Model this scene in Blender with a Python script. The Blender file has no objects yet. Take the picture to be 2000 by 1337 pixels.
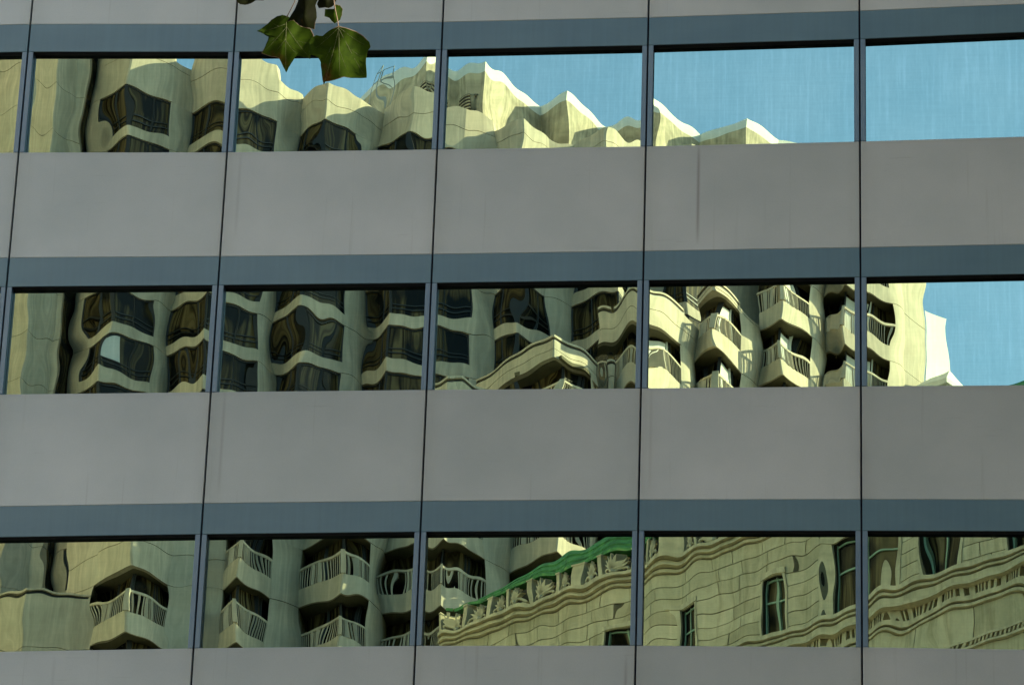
import bpy, math, random
import numpy as np
R_ = math.radians
random.seed(7)
scene = bpy.context.scene

# ------------------------------------------------------------------ camera
F_PX, YAW, ROLL, PITCH = 7845.4, -0.110023, 0.0346121, R_(24.0)
CAM = np.array([6.7669, -50.5536, 1.7])
def cam_axes():
    cp, sp, cy, sy = math.cos(PITCH), math.sin(PITCH), math.cos(YAW), math.sin(YAW)
    fw = np.array([sy*cp, cy*cp, sp]); r = np.array([cy, -sy, 0.0]); u = np.cross(r, fw)
    cr, sr = math.cos(ROLL), math.sin(ROLL)
    return cr*r+sr*u, -sr*r+cr*u, fw
RT, UP, FW = cam_axes()
cd = bpy.data.cameras.new("camera"); cam = bpy.data.objects.new("camera", cd)
scene.collection.objects.link(cam); scene.camera = cam
cd.sensor_width = 36.0; cd.lens = F_PX/2000*36.0; cd.clip_start = 0.5; cd.clip_end = 3000
from mathutils import Matrix
M = Matrix(((RT[0], UP[0], -FW[0], CAM[0]), (RT[1], UP[1], -FW[1], CAM[1]), (RT[2], UP[2], -FW[2], CAM[2]), (0, 0, 0, 1)))
cam.matrix_world = M

# ------------------------------------------------------------------ sky and sun
SUN_EL = R_(27.0)
sdir = np.array([0.935, -0.355, 0.0]); sdir /= np.linalg.norm(sdir)
SUN = np.array([sdir[0]*math.cos(SUN_EL), sdir[1]*math.cos(SUN_EL), math.sin(SUN_EL)])
w = bpy.data.worlds.new("World"); scene.world = w; w.use_nodes = True
nt = w.node_tree; nt.nodes.clear()
sky = nt.nodes.new("ShaderNodeTexSky"); sky.sky_type = 'NISHITA'; sky.sun_disc = False
sky.sun_elevation = SUN_EL; sky.sun_rotation = math.atan2(SUN[0], SUN[1])
sky.air_density = 1.0; sky.dust_density = 1.0; sky.ozone_density = 1.6
bg = nt.nodes.new("ShaderNodeBackground"); bg.inputs[1].default_value = 0.115
wo = nt.nodes.new("ShaderNodeOutputWorld")
nt.links.new(sky.outputs[0], bg.inputs[0]); nt.links.new(bg.outputs[0], wo.inputs[0])
ld = bpy.data.lights.new("sun", 'SUN'); ld.energy = 5.0; ld.angle = R_(0.5); ld.color = (1.0, 0.77, 0.53)
sun = bpy.data.objects.new("sun", ld); scene.collection.objects.link(sun)
from mathutils import Vector
sun.rotation_euler = Vector(-SUN).to_track_quat('-Z', 'Y').to_euler()
sun.location = (60, -40, 90)
vs = scene.view_settings
vs.view_transform = 'Standard'; vs.look = 'None'; vs.gamma = 1.0; vs.exposure = 2.2; vs.use_curve_mapping = False
scene.cycles.use_denoising = True
scene.cycles.max_bounces = 7; scene.cycles.diffuse_bounces = 3; scene.cycles.glossy_bounces = 4
scene.cycles.caustics_reflective = False; scene.cycles.caustics_refractive = False

# ------------------------------------------------------------------ helpers
COL = scene.collection
def tag(o, label=None, cat=None, group=None, kind=None):
    if label: o["label"] = label
    if cat: o["category"] = cat
    if group: o["group"] = group
    if kind: o["kind"] = kind
    return o
def empty(name, loc=(0, 0, 0)):
    o = bpy.data.objects.new(name, None); COL.objects.link(o); o.location = loc; o.empty_display_size = 0.5
    return o
def mesh_obj(name, verts, faces, mat, parent=None, smooth=False, loc=None, mats=None, fm=None):
    me = bpy.data.meshes.new(name); me.from_pydata([tuple(map(float, v)) for v in verts], [], faces); me.update()
    if mats:
        for m in mats: me.materials.append(m)
        if fm: me.polygons.foreach_set("material_index", fm)
    elif mat: me.materials.append(mat)
    if smooth: me.polygons.foreach_set("use_smooth", [True]*len(me.polygons))
    o = bpy.data.objects.new(name, me); COL.objects.link(o)
    if parent: o.parent = parent
    if loc is not None: o.location = loc
    return o
class MB:
    def __init__(s): s.v = []; s.f = []
    def add(s, v, f):
        b = len(s.v); s.v += list(v); s.f += [tuple(i+b for i in q) for q in f]; return s
    def hexa(s, c):      # c: 8 corners, 4 bottom (ccw), 4 top
        return s.add(c, [(0, 3, 2, 1), (4, 5, 6, 7), (0, 1, 5, 4), (1, 2, 6, 5), (2, 3, 7, 6), (3, 0, 4, 7)])
    def box(s, x0, x1, y0, y1, z0, z1):
        return s.hexa([(x0, y0, z0), (x1, y0, z0), (x1, y1, z0), (x0, y1, z0), (x0, y0, z1), (x1, y0, z1), (x1, y1, z1), (x0, y1, z1)])
    def prism(s, pts, z0, z1):
        n = len(pts)
        v = [(p[0], p[1], z0) for p in pts]+[(p[0], p[1], z1) for p in pts]
        f = [tuple(range(n))[::-1], tuple(range(n, 2*n))]+[(i, (i+1) % n, (i+1) % n+n, i+n) for i in range(n)]
        return s.add(v, f)
    def tube(s, pts, rads, n=8):
        pts = [np.array(p, float) for p in pts]; b = len(s.v)
        for i, p in enumerate(pts):
            t = pts[min(i+1, len(pts)-1)]-pts[max(i-1, 0)]; t = t/np.linalg.norm(t)
            a = np.cross(t, (0, 0, 1.0));
            if np.linalg.norm(a) < 1e-3: a = np.array([1.0, 0, 0])
            a /= np.linalg.norm(a); c = np.cross(t, a)
            for k in range(n):
                g = 2*math.pi*k/n; s.v.append(tuple(p+rads[i]*(math.cos(g)*a+math.sin(g)*c)))
        for i in range(len(pts)-1):
            for k in range(n):
                k2 = (k+1) % n
                s.f.append((b+i*n+k, b+i*n+k2, b+(i+1)*n+k2, b+(i+1)*n+k))
        s.f.append(tuple(b+k for k in range(n))[::-1]); s.f.append(tuple(b+(len(pts)-1)*n+k for k in range(n)))
        return s
    def build(s, name, mat, parent=None, **k): return mesh_obj(name, s.v, s.f, mat, parent, **k)
    def mirrored(s):                     # virtual (behind the glass) -> the real side of the street
        s.v = [(v[0], -v[1], v[2]) for v in s.v]; s.f = [tuple(reversed(f)) for f in s.f]; return s

# ---- materials
def new_mat(name):
    m = bpy.data.materials.new(name); m.use_nodes = True
    nt = m.node_tree; b = nt.nodes["Principled BSDF"]; return m, nt, b
def N(nt, t, **k):
    n = nt.nodes.new(t)
    for a, v in k.items(): setattr(n, a, v)
    return n
def noise(nt, vec, scale, detail=4, rough=0.55):
    n = N(nt, "ShaderNodeTexNoise"); n.inputs["Scale"].default_value = scale; n.inputs["Detail"].default_value = detail
    n.inputs["Roughness"].default_value = rough; nt.links.new(vec, n.inputs["Vector"]); return n.outputs["Fac"]
def mapping(nt, vec, sc):
    n = N(nt, "ShaderNodeMapping"); n.inputs["Scale"].default_value = sc; nt.links.new(vec, n.inputs["Vector"]); return n.outputs[0]
def ramp(nt, fac, stops):
    n = N(nt, "ShaderNodeValToRGB"); cr = n.color_ramp
    while len(cr.elements) < len(stops): cr.elements.new(0.5)
    for e, (p, c) in zip(cr.elements, stops): e.position = p; e.color = (*c, 1) if len(c) == 3 else c
    nt.links.new(fac, n.inputs[0]); return n.outputs[0]
def mix(nt, fac, a, b, mode='MIX'):
    n = N(nt, "ShaderNodeMix", data_type='RGBA', blend_type=mode)
    for s, v in ((n.inputs[0], fac), (n.inputs[6], a), (n.inputs[7], b)):
        if hasattr(v, "is_output"): nt.links.new(v, s)
        else: s.default_value = v if not isinstance(v, tuple) else (*v, 1) if len(v) == 3 else v
    return n.outputs[2]
def bump(nt, h, strength, dist, b):
    n = N(nt, "ShaderNodeBump"); n.inputs["Strength"].default_value = strength; n.inputs["Distance"].default_value = dist
    nt.links.new(h, n.inputs["Height"]); nt.links.new(n.outputs[0], b.inputs["Normal"])
def gpos(nt): return N(nt, "ShaderNodeNewGeometry").outputs["Position"]
def plain(name, col, rough=0.7, metal=0.0, var=0.12, scale=1.5, streak=0.0):
    m, nt, b = new_mat(name)
    p = gpos(nt); c = noise(nt, p, scale, 5)
    k = ramp(nt, c, [(0.3, (1-var,)*3), (0.7, (1+var,)*3)])
    out = mix(nt, 1.0, col, k, 'MULTIPLY')
    if streak:
        s = noise(nt, mapping(nt, p, (4.0, 4.0, 0.18)), 1.0, 4, 0.6)
        out = mix(nt, 1.0, out, ramp(nt, s, [(0.35, (1-streak,)*3), (0.65, (1, 1, 1))]), 'MULTIPLY')
    nt.links.new(out, b.inputs["Base Color"]); b.inputs["Roughness"].default_value = rough; b.inputs["Metallic"].default_value = metal
    return m
MAT = {}
def panel_mat():
    m, nt, b = new_mat("precast panel"); p = gpos(nt)
    oi = N(nt, "ShaderNodeObjectInfo")
    base = mix(nt, oi.outputs["Random"], (0.385, 0.450, 0.412), (0.440, 0.505, 0.466))
    big = ramp(nt, noise(nt, p, 0.7, 5), [(0.3, (0.90, 0.915, 0.915)), (0.7, (1.08, 1.065, 1.06))])
    out = mix(nt, 1.0, base, big, 'MULTIPLY')
    fine = ramp(nt, noise(nt, p, 55, 3), [(0.3, (0.965,)*3), (0.7, (1.03,)*3)])
    out = mix(nt, 1.0, out, fine, 'MULTIPLY')
    # faint horizontal scuffs
    sc = noise(nt, mapping(nt, p, (1.6, 1.0, 30.0)), 1.0, 3, 0.6); sm = noise(nt, p, 0.9, 2)
    sc = ramp(nt, sc, [(0.62, (1, 1, 1)), (0.74, (0.82, 0.82, 0.81))]); sm = ramp(nt, sm, [(0.5, (0, 0, 0)), (0.62, (1, 1, 1))])
    out = mix(nt, sm, out, mix(nt, 1.0, out, sc, 'MULTIPLY'))
    # rain runs down from the sills: long thin vertical stains
    ve = noise(nt, mapping(nt, p, (9.0, 1.0, 0.22)), 1.0, 3, 0.7)
    out = mix(nt, 1.0, out, ramp(nt, ve, [(0.24, (0.84, 0.82, 0.80)), (0.38, (1, 1, 1))]), 'MULTIPLY')
    # darker below the sill, lighter towards the foot, with grime along the open joints
    og = N(nt, "ShaderNodeTexCoord").outputs["Generated"]; so = N(nt, "ShaderNodeSeparateXYZ"); nt.links.new(og, so.inputs[0])
    out = mix(nt, 1.0, out, ramp(nt, so.outputs[2], [(0.0, (1.07,)*3), (0.5, (1.0,)*3), (0.93, (0.95, 0.95, 0.945)), (1.0, (0.89, 0.885, 0.875))]), 'MULTIPLY')
    jn = noise(nt, mapping(nt, p, (6.0, 1.0, 1.3)), 1.0, 4, 0.65)
    ej = ramp(nt, so.outputs[0], [(0.0, (1, 1, 1)), (0.035, (0.45,)*3), (0.09, (0, 0, 0)), (0.94, (0, 0, 0)), (0.985, (0.5,)*3), (1.0, (1, 1, 1))])
    jm = N(nt, "ShaderNodeMath", operation='MULTIPLY', use_clamp=True); nt.links.new(ej, jm.inputs[0]); nt.links.new(jn, jm.inputs[1])
    out = mix(nt, jm.outputs[0], out, mix(nt, 1.0, out, (0.80, 0.77, 0.73), 'MULTIPLY'))
    # one long rust-coloured run under the upper sill
    sp = N(nt, "ShaderNodeSeparateXYZ"); nt.links.new(p, sp.inputs[0])
    def mth(op, a, b_=None, c_=None):
        n = N(nt, "ShaderNodeMath", operation=op)
        for i_, v_ in enumerate((a, b_, c_)):
            if v_ is None: continue
            if hasattr(v_, "is_output"): nt.links.new(v_, n.inputs[i_])
            else: n.inputs[i_].default_value = v_
        return n.outputs[0]
    for xs_, zc_, hz_, amt in ((3.735, 26.6, 0.8, 0.5), (-2.80, 22.9, 0.8, 0.22), (2.86, 18.9, 0.9, 0.35), (-2.80, 26.7, 0.7, 0.15), (3.13, 22.9, 0.8, 0.15), (-4.9, 19.3, .5, .12)):
        g1 = mth('SUBTRACT', 1.0, mth('MULTIPLY', mth('ABSOLUTE', mth('SUBTRACT', sp.outputs[0], xs_)), 30.0))
        g2 = mth('SUBTRACT', 1.0, mth('POWER', mth('MULTIPLY', mth('ABSOLUTE', mth('SUBTRACT', sp.outputs[2], zc_)), 1.0/hz_), 4.0))
        k_ = N(nt, "ShaderNodeMath", operation='MULTIPLY', use_clamp=True); nt.links.new(g1, k_.inputs[0])
        g3 = N(nt, "ShaderNodeMath", operation='MULTIPLY', use_clamp=True); nt.links.new(g2, g3.inputs[0]); g3.inputs[1].default_value = amt
        nt.links.new(g3.outputs[0], k_.inputs[1])
        out = mix(nt, k_.outputs[0], out, (0.10, 0.065, 0.045))
    nt.links.new(out, b.inputs["Base Color"]); b.inputs["Roughness"].default_value = 0.62
    b.inputs["Specular IOR Level"].default_value = 0.35
    bump(nt, noise(nt, p, 120, 2), 0.12, 0.004, b)
    return m
MAT['panel'] = panel_mat()
def paint(name, col, rough):
    m, nt, b = new_mat(name); p = gpos(nt)
    k = ramp(nt, noise(nt, mapping(nt, p, (1.0, 1.0, 2.5)), 0.9, 4), [(0.3, (0.90, 0.93, 0.95)), (0.7, (1.10, 1.07, 1.04))])
    v = ramp(nt, noise(nt, mapping(nt, p, (14, 1, 0.5)), 1.0, 3), [(0.3, (0.95,)*3), (0.7, (1.04,)*3)])
    out = mix(nt, 1.0, mix(nt, 1.0, col, k, 'MULTIPLY'), v, 'MULTIPLY')
    nt.links.new(out, b.inputs["Base Color"]); b.inputs["Roughness"].default_value = rough
    return m
MAT['fascia'] = paint("blue grey fascia paint", (0.085, 0.178, 0.205), 0.45)
MAT['mullion'] = paint("blue grey mullion paint", (0.125, 0.21, 0.255), 0.4)
MAT['bronze'] = plain("shade wing cladding", (0.03, 0.028, 0.026), 0.6, var=0.1)  # kept dark so the added wing returns little light to the facade
MAT['rubber'] = plain("black rubber", (0.004, 0.004, 0.004), 0.9, var=0.05)
MAT['seal'] = plain("dark joint", (0.012, 0.014, 0.015), 0.9, var=0.05)
def glass_mat():
    m = bpy.data.materials.new("coated glass"); m.use_nodes = True; nt = m.node_tree; nt.nodes.clear()
    p = gpos(nt); g = N(nt, "ShaderNodeBsdfGlossy"); g.inputs["Roughness"].default_value = 0.0
    # faint vertical wash streaks in the reflective coating
    n1 = noise(nt, mapping(nt, p, (17.0, 1.0, 1.0)), 1.0, 3, 0.6); n2 = noise(nt, mapping(nt, p, (26.0, 1.0, 9.0)), 1.0, 4, 0.7)
    n3 = noise(nt, p, 0.9, 3); n4 = noise(nt, mapping(nt, p, (1.5, 1.0, 40.0)), 1.0, 2)
    st = ramp(nt, n1, [(0.42, (0.258, 0.378, 0.292)), (0.56, (0.270, 0.394, 0.304)), (0.70, (0.302, 0.428, 0.334))])
    st = mix(nt, 1.0, st, ramp(nt, n2, [(0.3, (0.955, 0.97, 0.975)), (0.7, (1.05, 1.035, 1.03))]), 'MULTIPLY')
    st = mix(nt, 1.0, st, ramp(nt, n3, [(0.3, (0.91, 0.95, 0.96)), (0.7, (1.07, 1.04, 1.03))]), 'MULTIPLY')
    st = mix(nt, 1.0, st, ramp(nt, n4, [(0.35, (0.98,)*3), (0.7, (1.025,)*3)]), 'MULTIPLY')
    nt.links.new(st, g.inputs["Color"])
    o = N(nt, "ShaderNodeOutputMaterial"); nt.links.new(g.outputs[0], o.inputs[0])
    return m
MAT['glass'] = glass_mat()
def hotel_conc(name, col, var=0.13, streak=0.24, sc=0.9):
    return plain(name, col, 0.85, var=var, scale=sc, streak=streak)
MAT['conc'] = hotel_conc("hotel concrete", (0.62, 0.52, 0.38))
MAT['rough'] = hotel_conc("weathered board concrete", (0.57, 0.48, 0.33), 0.28, 0.42, 1.6)
MAT['cop'] = plain("sunlit pale coping", (0.74, 0.70, 0.60), 0.8, var=0.05)  # paler than the concrete: sun on the sloping coping put into the colour
MAT['white'] = plain("white end wall", (0.80, 0.78, 0.70), 0.8, var=0.03)
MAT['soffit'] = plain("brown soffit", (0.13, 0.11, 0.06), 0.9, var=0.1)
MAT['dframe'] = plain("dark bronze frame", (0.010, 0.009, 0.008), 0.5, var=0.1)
def curtain_glass():
    m, nt, b = new_mat("dark window with curtains"); p = gpos(nt); oi = N(nt, "ShaderNodeObjectInfo")
    s = noise(nt, mapping(nt, p, (7.0, 7.0, 0.15)), 1.0, 2)
    folds = ramp(nt, s, [(0.40, (0.014, 0.011, 0.005)), (0.52, (0.085, 0.060, 0.026)), (0.64, (0.16, 0.12, 0.055))])
    big = noise(nt, mapping(nt, p, (0.8, 0.8, 0.5)), 1.0, 1)
    out = mix(nt, ramp(nt, big, [(0.40, (0, 0, 0)), (0.50, (1, 1, 1))]), (0.006, 0.007, 0.006), folds)
    nt.links.new(out, b.inputs["Base Color"]); b.inputs["Roughness"].default_value = 0.12
    b.inputs["Specular IOR Level"].default_value = 0.10
    return m
MAT['win'] = curtain_glass()
MAT['blind'] = plain("white blind", (0.70, 0.68, 0.62), 0.8, var=0.03)
MAT['louvre'] = plain("black louvre", (0.006, 0.006, 0.006), 0.7, var=0.05)
MAT['steel'] = plain("galvanised steel", (0.30, 0.31, 0.30), 0.5, var=0.05)
def stone_mat():
    m, nt, b = new_mat("limestone"); p = gpos(nt); oi = N(nt, "ShaderNodeObjectInfo")
    base = mix(nt, oi.outputs["Random"], (0.58, 0.48, 0.30), (0.76, 0.64, 0.42))
    out = mix(nt, 1.0, base, ramp(nt, noise(nt, p, 1.3, 6, 0.65), [(0.3, (0.80, 0.80, 0.78)), (0.7, (1.10, 1.09, 1.06))]), 'MULTIPLY')
    st = noise(nt, mapping(nt, p, (3.0, 3.0, 0.25)), 1.0, 4, 0.65)
    out = mix(nt, 1.0, out, ramp(nt, st, [(0.32, (0.70, 0.68, 0.62)), (0.52, (1, 1, 1))]), 'MULTIPLY')
    nt.links.new(out, b.inputs["Base Color"]); b.inputs["Roughness"].default_value = 0.88
    bump(nt, noise(nt, p, 9, 4), 0.3, 0.03, b); return m
MAT['stone'] = stone_mat()
MAT['stone2'] = plain("limestone carved", (0.72, 0.60, 0.38), 0.85, var=0.2, scale=2.4, streak=0.25)
MAT['bounce_stone'] = plain("sandstone", (0.43, 0.405, 0.35), 0.9, var=0.1)  # wall colour of the added bounce block
MAT['joint_shade'] = plain("stone joint and gap shade", (0.045, 0.034, 0.018), 0.95, var=0.05)  # real joints, and also painted shade in the moulding gaps
def copper():
    m, nt, b = new_mat("green copper"); p = gpos(nt)
    c = ramp(nt, noise(nt, p, 3.2, 7, 0.7), [(0.32, (0.016, 0.075, 0.022)), (0.48, (0.05, 0.22, 0.06)), (0.60, (0.10, 0.32, 0.085)), (0.72, (0.30, 0.42, 0.12))])
    nt.links.new(c, b.inputs["Base Color"]); b.inputs["Roughness"].default_value = 0.7; return m
MAT['copper'] = copper()
MAT['greenframe'] = plain("pale green sash", (0.30, 0.42, 0.28), 0.6, var=0.1)
MAT['asphalt'] = plain("asphalt", (0.05, 0.05, 0.052), 0.9, var=0.25, scale=8)
MAT['paving'] = plain("paving", (0.30, 0.29, 0.27), 0.85, var=0.15, scale=2)
MAT['ground'] = plain("ground", (0.14, 0.14, 0.13), 0.95, var=0.2, scale=0.3)
MAT['bark'] = plain("bark", (0.09, 0.07, 0.05), 0.9, var=0.35, scale=14)
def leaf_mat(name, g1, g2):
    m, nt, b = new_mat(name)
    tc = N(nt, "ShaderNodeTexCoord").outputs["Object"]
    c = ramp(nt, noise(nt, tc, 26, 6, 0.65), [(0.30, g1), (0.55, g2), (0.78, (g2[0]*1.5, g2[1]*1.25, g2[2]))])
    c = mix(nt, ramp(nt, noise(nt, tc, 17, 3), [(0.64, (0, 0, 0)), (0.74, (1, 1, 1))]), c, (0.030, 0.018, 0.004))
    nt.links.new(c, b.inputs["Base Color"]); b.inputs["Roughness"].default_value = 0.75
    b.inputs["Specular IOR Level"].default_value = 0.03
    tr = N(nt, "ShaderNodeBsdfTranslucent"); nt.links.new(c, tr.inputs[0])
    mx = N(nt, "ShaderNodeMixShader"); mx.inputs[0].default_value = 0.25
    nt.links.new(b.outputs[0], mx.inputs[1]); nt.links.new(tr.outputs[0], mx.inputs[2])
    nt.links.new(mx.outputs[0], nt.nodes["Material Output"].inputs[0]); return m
MAT['leaf'] = leaf_mat("green leaf", (0.006, 0.015, 0.001), (0.013, 0.029, 0.0015))
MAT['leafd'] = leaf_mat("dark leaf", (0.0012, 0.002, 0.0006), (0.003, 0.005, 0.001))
MAT['vein'] = plain("leaf vein", (0.024, 0.040, 0.005), 0.7, var=0.1)
MAT['rim'] = plain("dry leaf edge", (0.028, 0.019, 0.004), 0.7, var=0.3, scale=60)

# ------------------------------------------------------------------ ground and street
def sheet(name, x0, x1, y0, y1, z, mat):
    o = mesh_obj(name, [(x0, y0, z), (x1, y0, z), (x1, y1, z), (x0, y1, z)], [(0, 1, 2, 3)], mat); return tag(o, kind='structure')
sheet('ground', -1500, 1500, -1500, 1500, -0.02, MAT['ground'])
sheet('road', -400, 400, -36, -14, 0.0, MAT['asphalt'])
MB().box(-400, 400, -14, 0.0, -0.01, 0.13).build('pavement', MAT['paving'])
MB().box(-400, 400, -62, -36, -0.01, 0.13).build('plaza', MAT['paving'])
for n in ('pavement', 'plaza'): bpy.data.objects[n]['kind'] = 'structure'

# ------------------------------------------------------------------ the office building
W = 3.0
LINES = {  # heights at joints 0..5 (x = -6 .. 9): A panel foot, B fascia foot, D sill
 'A': [[29.498, 29.435, 29.410, 29.422, 29.465, 29.545], [25.742, 25.722, 25.715, 25.721, 25.735, 25.760], [21.950, 21.979, 21.992, 21.991, 21.976, 21.947]],
 'B': [[29.045, 28.985, 28.963, 28.972, 29.012, 29.095], [25.290, 25.278, 25.273, 25.274, 25.284, 25.307], [21.497, 21.526, 21.544, 21.542, 21.523, 21.495]],
 'D': [[27.415, 27.368, 27.363, 27.361, 27.387, 27.437], [23.638, 23.644, 23.649, 23.642, 23.643, 23.637], [19.830, 19.879, 19.906, 19.900, 19.869, 19.812]]}
FL = 3.745
def line_z(kind, row, j):                # row 0..2 measured; others step by the storey height
    jj = min(max(j, 0), 5); r = min(max(row, 0), 2)
    return LINES[kind][r][jj]-(row-r)*FL
def joint_x(j): return 10.6 if j > 5 else -6.0+W*j-(0.03 if j == 0 else 0.0)+(0.02 if j == 2 else 0)-(0.012 if j == 3 else 0)
office = empty('office_building', (1.5, 0, 0))
tag(office, "grey panel office building with three bands of mirror windows reflecting towers", "building")
OX = 1.5
G = 0.0125
def plate(name, x0, x1, zb0, zb1, zt0, zt1, y0, y1, mat, bev=0.006):
    c = [((x0+x1)/2, (y0+y1)/2, (zb0+zb1+zt0+zt1)/4)]
    cx, cy, cz = c[0]
    o8 = [(x0, y1, zb0), (x1, y1, zb1), (x1, y1, zt1), (x0, y1, zt0)]
    f8 = [(x0, y0+bev, zb0), (x1, y0+bev, zb1), (x1, y0+bev, zt1), (x0, y0+bev, zt0)]
    g8 = [(x0+bev, y0, zb0+bev), (x1-bev, y0, zb1+bev), (x1-bev, y0, zt1-bev), (x0+bev, y0, zt0-bev)]
    v = [(a-cx, b-cy, d-cz) for a, b, d in o8+f8+g8]
    fs = [(0, 3, 2, 1), (8, 9, 10, 11)]
    for i in range(4):
        k = (i+1) % 4; fs += [(i, k, k+4, i+4), (i+4, k+4, k+8, i+8)]
    return mesh_obj(name, v, fs, mat, office, loc=(cx-OX, cy, cz))
# per pane: reflection offset in photo pixels (right, down)
TILT = {}
AMP = {(0, 0): 1.25, (0, 1): 1.1, (0, 2): 0.85, (0, 3): 0.7, (0, 4): 0.6, (1, -1): 1.2, (1, 0): 1.45, (1, 1): 1.5, (1, 2): 1.45, (1, 3): 1.15, (1, 4): 0.55, (2, -1): 1.3, (2, 0): 1.35, (2, 1): 1.1, (2, 2): 1.25, (2, 3): 1.3, (2, 4): 1.2}
def glass_pane(x0, x1, zb0, zb1, zt0, zt1, y, parent, row, col, fine=True):
    rng = np.random.RandomState(100+row*17+col*5)
    Wd = x1-x0; nx, nz = (170, 40) if fine else (24, 8)
    xs = np.linspace(0, Wd, nx+1); zs = np.linspace(0, 1, nz+1)
    K = 1/11400.0
    tx, tz = TILT.get((row, col), (0, 0))
    # roller-wave slope along x
    sl = np.zeros_like(xs)
    for i in range(5):
        lam = rng.uniform(0.30, 0.58); sl += rng.uniform(1.8, 3.6)*np.sin(2*math.pi*xs/lam+rng.uniform(0, 6.28))
    d0, d1 = xs, Wd-xs
    wob = 0.6+1.1*np.exp(-d0/0.35)+1.1*np.exp(-d1/0.35)
    AM = AMP.get((row, col), 1.0); sl = sl*wob
    sl += 10*np.exp(-d0/0.13)*rng.uniform(0.6, 1.0) - 10*np.exp(-d1/0.13)*rng.uniform(0.6, 1.0)
    for d_ in (d0, d1):                    # strong lens-like warp near the clamped edges
        sl += rng.uniform(11, 17)*np.sin(2*math.pi*d_/rng.uniform(0.42, 0.56)+rng.uniform(0, 6.28))*np.exp(-(d_/0.36)**2)
    sl = sl*K*AM - tx*K
    h1 = np.concatenate([[0], np.cumsum((sl[1:]+sl[:-1])/2*np.diff(xs))])
    Hm = (zt0+zt1-zb0-zb1)/2
    z = zs*Hm
    H = h1[None, :]+(tz*K*z)[:, None]
    for i in range(7):                     # soft two-way unevenness
        lx, lz = rng.uniform(0.35, 1.3), rng.uniform(0.5, 1.6); amp = rng.uniform(1.2, 3.0)*K
        kx, kz = 2*math.pi/lx, 2*math.pi/lz*rng.choice([-1, 1])
        H = H+amp/math.hypot(kx, kz)*np.sin(kx*xs[None, :]+kz*z[:, None]+rng.uniform(0, 6.28))
    for i in range(6):                     # local dimples: swirls and stretched patches
        bx, bz, br = rng.uniform(0.1, Wd-0.1), rng.uniform(0.1, Hm-0.1), rng.uniform(0.14, 0.30)
        r2 = ((xs[None, :]-bx)**2+((z[:, None]-bz)*0.6)**2)/br**2
        H = H+AM*rng.choice([-1, 1])*rng.uniform(5, 11)*K*br*np.exp(-r2)
    e = 6*K*0.16                           # slight pillow at head and sill
    H = H+e*(np.exp(-z/0.16)+np.exp(-(Hm-z)/0.16))[:, None]*0.5
    cx, cz = (x0+x1)/2, (zb0+zb1+zt0+zt1)/4
    v = []
    for j in range(nz+1):
        for i in range(nx+1):
            u = xs[i]/Wd; zb = zb0+(zb1-zb0)*u; zt = zt0+(zt1-zt0)*u
            v.append((x0+xs[i]-cx, H[j, i], zb+(zt-zb)*zs[j]-cz))
    f = [(j*(nx+1)+i, j*(nx+1)+i+1, (j+1)*(nx+1)+i+1, (j+1)*(nx+1)+i) for j in range(nz) for i in range(nx)]
    o = mesh_obj('glass_pane', v, f, MAT['glass'], parent, smooth=True, loc=(cx-OX, y, cz))
    return o
MW = 0.068
TILT.update({(0, 0): (15, -22), (0, 1): (11, -2), (0, 2): (-8, 12), (1, 0): (6, -5), (1, 1): (-5, 6), (1, 2): (5, -7), (1, 3): (-4, 3), (2, 0): (5, 4), (2, 1): (-6, -5), (2, 2): (3, 5), (2, 3): (0, 12), (2, 4): (4, -4)})
for row in range(-2, 6):
    for col in range(-3, 6):
        x0, x1 = joint_x(col)+G, joint_x(col+1)-G
        a0, a1 = line_z('A', row, col), line_z('A', row, col+1)
        b0, b1 = line_z('B', row, col), line_z('B', row, col+1)
        d0, d1 = line_z('D', row, col), line_z('D', row, col+1)
        t0, t1 = line_z('D', row-1, col), line_z('D', row-1, col+1)
        plate('wall_panel', x0, x1, a0, a1, t0-0.006, t1-0.006, 0.0, 0.10, MAT['panel'])
        plate('fascia_panel', x0, x1, b0, b1, a0-0.002, a1-0.002, 0.001, 0.10, MAT['fascia'], 0.004)
        win = empty('window', (0, 0, 0)); win.parent = office
        # mullion jambs either side, 4 mm under the fascia
        for (m0, m1, s0, s1) in ((x0, x0+MW, 0.0, MW/W), (x1-MW, x1, 1-MW/W, 1.0)):
            zb_0, zb_1 = d0+(d1-d0)*s0, d0+(d1-d0)*s1; zt_0, zt_1 = b0+(b1-b0)*s0, b0+(b1-b0)*s1
            o = plate('mullion', m0, m1, zb_0, zb_1, zt_0-0.005, zt_1-0.005, 0.0, 0.14, MAT['mullion'], 0.003); o.parent = win
        mb = MB()
        mb.hexa([(x0+MW, 0.012, b0-0.006), (x1-MW, 0.012, b1-0.006), (x1-MW, 0.14, b1-0.006), (x0+MW, 0.14, b0-0.006),
                 (x0+MW, 0.012, b0-0.0005), (x1-MW, 0.012, b1-0.0005), (x1-MW, 0.14, b1-0.0005), (x0+MW, 0.14, b0-0.0005)])
        g = mb.build('head_gasket', MAT['rubber'], win, loc=(-OX, 0, 0))
        glass_pane(x0+MW+0.004, x1-MW-0.004, d0-0.02, d1-0.02, b0-0.001, b1-0.001, 0.118, win, row, col, -1 <= row <= 3 and -1 <= col <= 5)
for col in range(-3, 7):
    x = joint_x(col)
    MB().box(x-0.03, x+0.03, 0.045, 0.11, 2, 40).build('joint_seal', MAT['seal'], office, loc=(-OX, 0, 0))
MB().box(-15, 10.6, 0.16, 32, 0, 62).build('core_wall', MAT['seal'], office, loc=(-OX, 0, 0))
MB().box(-15, 10.6, -0.02, 0.15, 0, 7.4).build('podium_wall', MAT['panel'], office, loc=(-OX, 0, 0))
MB().box(-15, 10.6, -0.02, 0.15, 34.9, 62).build('upper_wall', MAT['panel'], office, loc=(-OX, 0, 0))
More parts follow.
